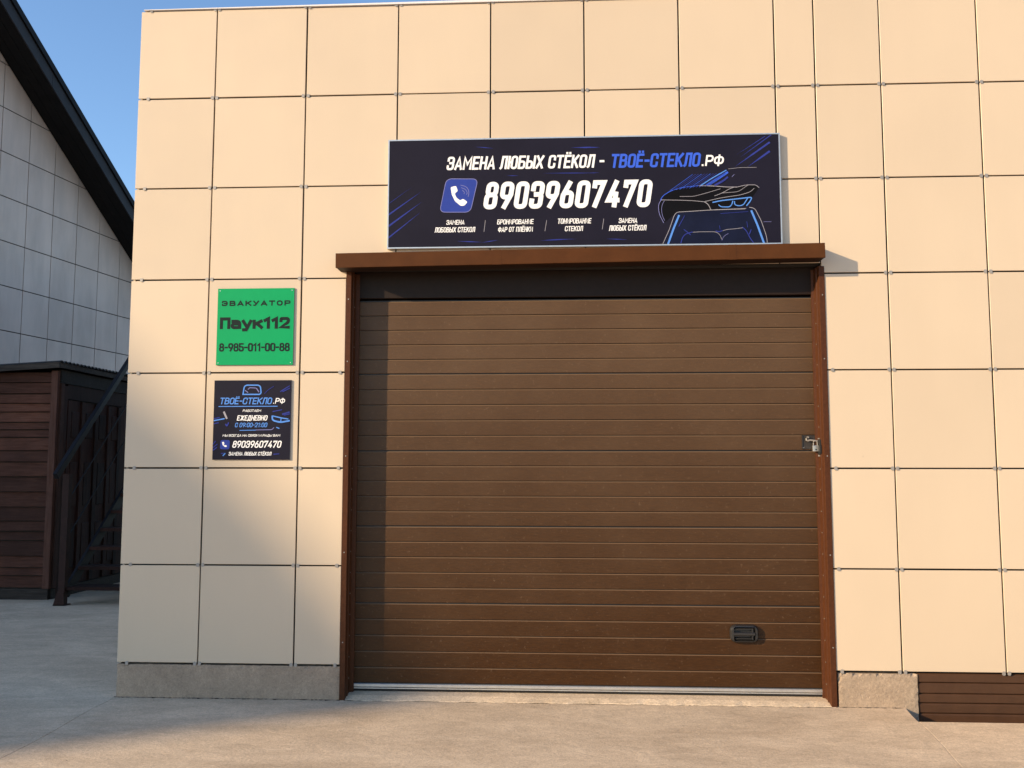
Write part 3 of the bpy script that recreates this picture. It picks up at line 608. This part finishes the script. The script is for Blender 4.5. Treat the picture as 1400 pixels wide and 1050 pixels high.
for q in DATA['waves']: ribbon(mb, round_path([(a, b, .03 if k == 1 or k == 2 else 0) for k, (a, b) in enumerate(q)], False), .0035, yo-.0006)
obj('sound_wave', mb, P_LILAC, S1)
mb = MB()
for q in DATA['div']: ribbon(mb, q, .0028, yo)
obj('divider', mb, P_GREY, S1)
mb = MB()
for i, (a, b, t) in enumerate(DATA['st']):
    a = Vector(a); b = Vector(b); n_ = Vector((-(b-a).y, (b-a).x)).normalized()*t/2
    if i < 8: vs = [a+n_, a-n_, b*.35+a*.65-n_*.8, b, b*.35+a*.65+n_*.8] if i < 4 else [a, a*.45+b*.55-n_*.8, b-n_, b+n_, a*.45+b*.55+n_*.8]
    else: m_ = (a+b)/2; vs = [a, m_-n_, b, m_+n_]
    mb.add([(v.x, yo-.0002-i*.00002, v.y) for v in vs], [tuple(range(len(vs)))])
obj('streak', mb, P_DBLUE, S1)
CR = [c[2] for c in DATA['car']]
body = CR[0]+CR[1][1:]+CR[2][1:]+[CR[8][3], CR[8][5], CR[17][5], CR[17][3], CR[3][4], CR[3][2]]
mb = MB(); poly_flat(mb, body, yo+.0001); obj('car_body_print', mb, P_CAR, S1)
mb = MB(); poly_flat(mb, CR[17]+CR[18], yo-.0001); obj('windscreen_print', mb, P_GLASS, S1)
strokes_by_color(DATA['car'], yo-.0003, S1, 'car_drawing')

S2 = thing('tow_sign', 'square green tow truck sign with dark lettering, upper of the two small wall signs', 'sign', (.0643, 0, 2.0798))
sign_box(S2, .4985, .4955, -.0100, GREEN, SIGNSIDE)
mb = MB(); y2 = -.0107
a, b, c = DATA['G']
text(mb, a[0], a[1], a[2], a[3], a[4], y2, .25, 0, 4.0)
obj('lettering', mb, INKG, S2); mb = MB()
text(mb, b[0], b[1], b[2], b[3], b[4], y2, .265, 0, .35)
obj('lettering', mb, INKG, S2); mb = MB()
text(mb, c[0], c[1], c[2], c[3], c[4], y2, .185, 0, .45)
obj('lettering', mb, INKG, S2)
mb = MB()
for x in (.014, .4845):
    for z in (.014, .4815): mb.tube([(x, -.0095, z), (x, -.0115, z)], .0032, 10)
obj('screw', mb, ALU, S2)

S3 = thing('glass_sign', 'square black sign with blue graphics and phone icon, below the green sign', 'sign', (.0591, 0, 1.4764))
sign_box(S3, .4982, .5049, -.0100, SIGNBLK, SIGNSIDE)
for kk, mm in (('BW', P_WHITE), ('BB', P_CYAN)):
    for t_ in DATA[kk]: mb = MB(); text(mb, *t_[:5], y2, .155, .2, .8); obj('lettering', mb, mm, S3)
mb = MB(); poly_flat(mb, rounded_poly(DATA['bicon'], .012), y2); obj('phone_icon', mb, P_ICON, S3)
mb = MB(); poly_flat(mb, rounded_poly(DATA['bph'], .004), y2-.0005); obj('handset', mb, P_WHITE, S3)
strokes_by_color(DATA['bcar'], y2-.0002, S3, 'graphic_line')

# ------------------------------------------------------------------ left building with tiled gable and dark roof
LB = thing('gabled_building', 'grey-tiled building with steep dark roof overhang in shade at the left', 'building', (-5.2167, 6.6231, 0), -.14651)
# local frame: +y runs along the wall (s), +x is out of the wall
rake = lambda s, c=6.60: c-.70*s
def clip_poly(poly, c):
    out = []
    for i in range(len(poly)):
        a, b = poly[i-1], poly[i]; fa = rake(a[0], c)-a[1]; fb = rake(b[0], c)-b[1]
        if (fa > 0) != (fb > 0):
            t = fa/(fa-fb); out.append((a[0]+(b[0]-a[0])*t, a[1]+(b[1]-a[1])*t))
        if fb > 0: out.append(b)
    return out
mb = MB(); mb.prism([(-2.2, 0), (5.6, 0), (5.6, rake(5.6)+.02), (-2.2, rake(-2.2)+.02)], 'x', -7, -.05); obj('wall', mb, GREYPL, LB)
mb = MB(); mb.prism([(-2.19, 0), (5.59, 0), (5.59, rake(5.59)+.01), (-2.19, rake(-2.19)+.01)], 'x', -.048, -.02); obj('wall_backing', mb, BACK, LB)
cw, g_ = .54, .013
for i in range(-4, 10):
    for k in range(-7, 7):
        s0, s1 = i*cw+g_/2, (i+1)*cw-g_/2; z0 = 4.506+k*P+g_/2; z1 = z0+P-g_
        pl = clip_poly([(s0, z0), (s1, z0), (s1, z1), (s0, z1)], 6.66)
        if len(pl) < 3: continue
        mb = MB(); mb.prism(pl, 'x', -.010, 0); obj('tile', mb, TILE_GREY, LB, (random.uniform(-.001, .001), 0, 0))
O = .45
def rp(s, x, c): return (x, s, rake(s, c))
s0, s1 = -2.4, 6.2
mb = MB(); vs = [rp(s0, -7.4, 6.60), rp(s1, -7.4, 6.60), rp(s1, O, 6.60), rp(s0, O, 6.60), rp(s0, -7.4, 6.86), rp(s1, -7.4, 6.86), rp(s1, O, 6.86), rp(s0, O, 6.86)]
mb.add(vs, [(0, 1, 2, 3), (4, 5, 6, 7), (0, 1, 5, 4), (1, 2, 6, 5), (2, 3, 7, 6), (3, 0, 4, 7)])
obj('roof', mb, ROOFD, LB)
# soffit boards (run along the rake) and fascia boards
for k in range(3):
    xa = .02+k*.142; mb = MB(); vs = [rp(s0, xa, 6.585), rp(s1, xa, 6.585), rp(s1, xa+.136, 6.585), rp(s0, xa+.136, 6.585), rp(s0, xa, 6.597), rp(s1, xa, 6.597), rp(s1, xa+.136, 6.597), rp(s0, xa+.136, 6.597)]
    mb.add(vs, [(0, 1, 2, 3), (4, 5, 6, 7), (0, 1, 5, 4), (1, 2, 6, 5), (2, 3, 7, 6), (3, 0, 4, 7)]); obj('soffit_board', mb, ROOFD, LB)
for a, b in ((-2.4, -.2), (-.2, 1.9), (1.9, 4.0), (4.0, 6.2)):
    mb = MB(); a += .003; b -= .003; vs = [rp(a, O+.002, 6.575), rp(b, O+.002, 6.575), rp(b, O+.024, 6.575), rp(a, O+.024, 6.575), rp(a, O+.002, 6.77), rp(b, O+.002, 6.77), rp(b, O+.024, 6.77), rp(a, O+.024, 6.77)]
    mb.add(vs, [(0, 1, 2, 3), (4, 5, 6, 7), (0, 1, 5, 4), (1, 2, 6, 5), (2, 3, 7, 6), (3, 0, 4, 7)]); obj('fascia', mb, FASCIA, LB)
mb = MB(); vs = [rp(s0, O, 6.775), rp(s1, O, 6.775), rp(s1, O+.05, 6.775), rp(s0, O+.05, 6.775), rp(s0, O, 6.875), rp(s1, O, 6.875), rp(s1, O+.05, 6.875), rp(s0, O+.05, 6.875)]
mb.add(vs, [(0, 1, 2, 3), (4, 5, 6, 7), (0, 1, 5, 4), (1, 2, 6, 5), (2, 3, 7, 6), (3, 0, 4, 7)]); obj('roof_edge', mb, ROOFD, LB)

# ------------------------------------------------------------------ wooden shed
SH = thing('wooden_shed', 'dark red-brown plank shed with corrugated roof behind the stair', 'shed')
FX, FY = -3.335, 4.26                                       # corner
mb = MB(); mb.box(-5.05, FX-.03, FY+.03, 6.9, .0, 2.50); obj('wall', mb, BACK, SH)
zs = [.125, .255, .341, .469, .635, .735, .848, 1.002, 1.169, 1.331, 1.497, 1.622, 1.769, 1.854, 1.937, 2.052, 2.150, 2.254, 2.382, 2.50]
for i in range(len(zs)-1):
    a, b = zs[i], zs[i+1]; tl = random.uniform(-.004, .004)
    mb = MB(); xs0, xs1 = -5.0, FX-.075
    y_ = FY+random.uniform(-.006, .004)
    mb.add([(xs0, y_-.008, a+.009), (xs1, y_-.008, a+.009-tl), (xs1, y_+.012, b-.002), (xs0, y_+.012, b-.002), (xs0, FY+.035, a+.006), (xs1, FY+.035, a+.006-tl), (xs1, FY+.035, b-.002), (xs0, FY+.035, b-.002)],
           [(0, 1, 2, 3), (7, 6, 5, 4), (0, 4, 5, 1), (1, 5, 6, 2), (2, 6, 7, 3), (3, 7, 4, 0)])
    obj('plank', mb, SHEDW, SH)
mb = MB(); mb.box(-5.0, FX-.012, FY-.01, FY+.04, .0, .118); obj('base_board', mb, TRIMW, SH)
mb = MB(); mb.box(FX-.072, FX+.004, FY-.022, FY+.03, .12, 2.515); bevel(obj('corner_post', mb, SHEDP, SH), .004)
mb = MB(); mb.box(FX-.03, FX+.022, FY+.034, FY+.105, .12, 2.38); obj('corner_board', mb, SHEDP, SH)
mb = MB(); mb.box(FX-.028, FX+.012, FY+.110, FY+.19, .02, 2.36); obj('door_frame', mb, SHEDV, SH)
mb = MB(); mb.box(FX-.028, FX+.018, FY+.03, 6.9, 2.385, 2.53); obj('header_board', mb, TRIMW, SH)
mb = MB(); mb.box(FX-.028, FX+.006, FY+.195, 6.9, 2.215, 2.380); obj('lintel', mb, SHEDV, SH)
mb = MB(); mb.box(FX-.02, FX+.010, FY+.05, 6.9, .0, .11); obj('sill', mb, TRIMW, SH)
dr = MB(); dr.box(FX-.028, FX-.006, FY+.2, FY+1.50, .12, 2.205); DR = obj('shed_door', dr, SHEDV, SH)
for (a, b, c, d) in ((.21, .28, .125, 2.2), (.52, .60, .125, 2.2), (.84, .92, .125, 2.2), (1.16, 1.24, .125, 2.2), (1.42, 1.49, .125, 2.2)):
    mb = MB(); mb.box(FX-.005, FX+.014, FY+a, FY+b, c, d); obj('stile', mb, SHEDV, DR)
for z in (.3, 1.0, 1.78):
    for a in (.31, .63, .95, 1.27):
        mb = MB(); mb.box(FX-.005, FX+.006, FY+a, FY+a+.17, z, z+(.5 if z < 1.5 else .30)); bevel(obj('door_panel', mb, SHEDV, DR), .008, 1)
for k in range(8):
    mb = MB(); mb.box(FX-.028, FX+.004, FY+1.505+k*.14, FY+1.505+k*.14+.134, .12, 2.21); obj('wall_board', mb, SHEDV, SH)
# corrugated roof sheet, ridges running across
mb = MB(); n_ = 150; ya, yb_ = FY-.10, 7.0; vs = []
for i in range(n_+1):
    y_ = ya+(yb_-ya)*i/n_; z_ = 2.615+.011*math.sin(y_*2*math.pi/.085)+.010*(y_-FY)
    vs += [(-5.1, y_, z_-.10), (FX+.075, y_, z_), (FX+.075, y_, z_-.006), (-5.1, y_, z_-.106)]
fs = [(4*i+k, 4*i+4+k, 4*i+4+(k+1) % 4, 4*i+(k+1) % 4) for i in range(n_) for k in range(4)]
mb.add(vs, fs); obj('roof_sheet', mb, TIN, SH)
mb = MB(); mb.add([(-5.1, FY-.11, 2.435), (FX+.06, FY-.11, 2.54), (FX+.06, FY-.11, 2.602), (-5.1, FY-.11, 2.50), (-5.1, FY-.085, 2.435), (FX+.06, FY-.085, 2.54), (FX+.06, FY-.085, 2.602), (-5.1, FY-.085, 2.50)],
                  [(0, 1, 2, 3), (7, 6, 5, 4), (0, 4, 5, 1), (1, 5, 6, 2), (2, 6, 7, 3), (3, 7, 4, 0)]); obj('roof_board', mb, TRIMW, SH)
mb = MB(); mb.box(FX+.04, FX+.06, FY-.08, 6.9, 2.545, 2.60); obj('roof_board', mb, TRIMW, SH)

# ------------------------------------------------------------------ outdoor stair
ST = thing('metal_stair', 'narrow outdoor stair with sloping dark handrail between shed and tiled building', 'stair', (-2.97, 3.87, 0))
X = 0.0
mb = MB(); mb.box(-.035, .035, -.035, .035, .012, 1.37); mb.prism([(-.075, 0), (.045, 0), (.035, .14), (-.035, .14)], 'y', -.05, -.036); mb.box(-.075, .06, -.05, .06, .0, .012)
o = obj('post', mb, POSTM, ST)
def along(y0, z0, y1, z1, ext):
    k = (z1-z0)/(y1-y0); return (X, y0-3.87, z0), (X, ext-3.87, z0+k*(ext-y0))
a, b = along(3.63, 1.345, 5.104, 2.665, 6.6)
mb = MB(); mb.bar(a, b, .045, .072); bevel(obj('handrail', mb, RAILM, ST), .006)
a, b = along(3.89, 1.084, 5.073, 2.124, 6.6)
mb = MB(); mb.bar(a, b, .010, .012); obj('rail', mb, RAILM, ST)
a, b = along(3.85, .642, 5.089, 1.714, 6.6)
mb = MB(); mb.bar(a, b, .010, .012); obj('rail', mb, RAILM, ST)
for xo in (.0, .95):
    a, b = along(3.90, .12, 5.10, 1.12, 6.6); a = (xo+.02, a[1], a[2]); b = (xo+.02, b[1], b[2])
    mb = MB(); mb.bar(a, b, .03, .12); obj('stringer', mb, RAILM, ST)
for i in range(12):
    z = .19*(i+1); y_ = .13+.228*i
    mb = MB(); mb.box(.04, .95, y_-.14, y_+.14, z-.035, z); obj('tread', mb, SHEDV, ST)
mb = MB(); mb.box(.9, .98, 2.6, 2.68, 0, 2.3); obj('post', mb, POSTM, ST)
mb = MB(); mb.box(-.035, .035, 2.6, 2.67, 0, 3.5); obj('post', mb, POSTM, ST)

# ------------------------------------------------------------------ neighbouring house out of view, behind and left: its roofline shades the lower left
Sh = Vector((-.8664, -.4993, 0)); N2 = Vector((.4994, -.8664, 0))
NB = thing('neighbour_house', 'tall steep-roofed house standing far off behind and left of the camera', 'building', tuple(Sh*42))
NB.rotation_euler = (0, 0, math.atan2(N2.y, N2.x))
# local +x = N2, local +y = towards the garage, so the house extends to -y
EZ = 14.18
mb = MB(); mb.box(-19, .78, -12, -.0, 0, EZ+.36); obj('wall', mb, NBR, NB)
mb = MB(); e = EZ+.36
mb.prism([(.78, e+.002), (.30, e+.84), (-.02, e+1.27), (-.25, e+1.55), (-.9, e+2.75), (-4.0, e+8), (-14, e+8), (-19, e+.002)], 'y', -12, 0); obj('roof', mb, ROOFD, NB)
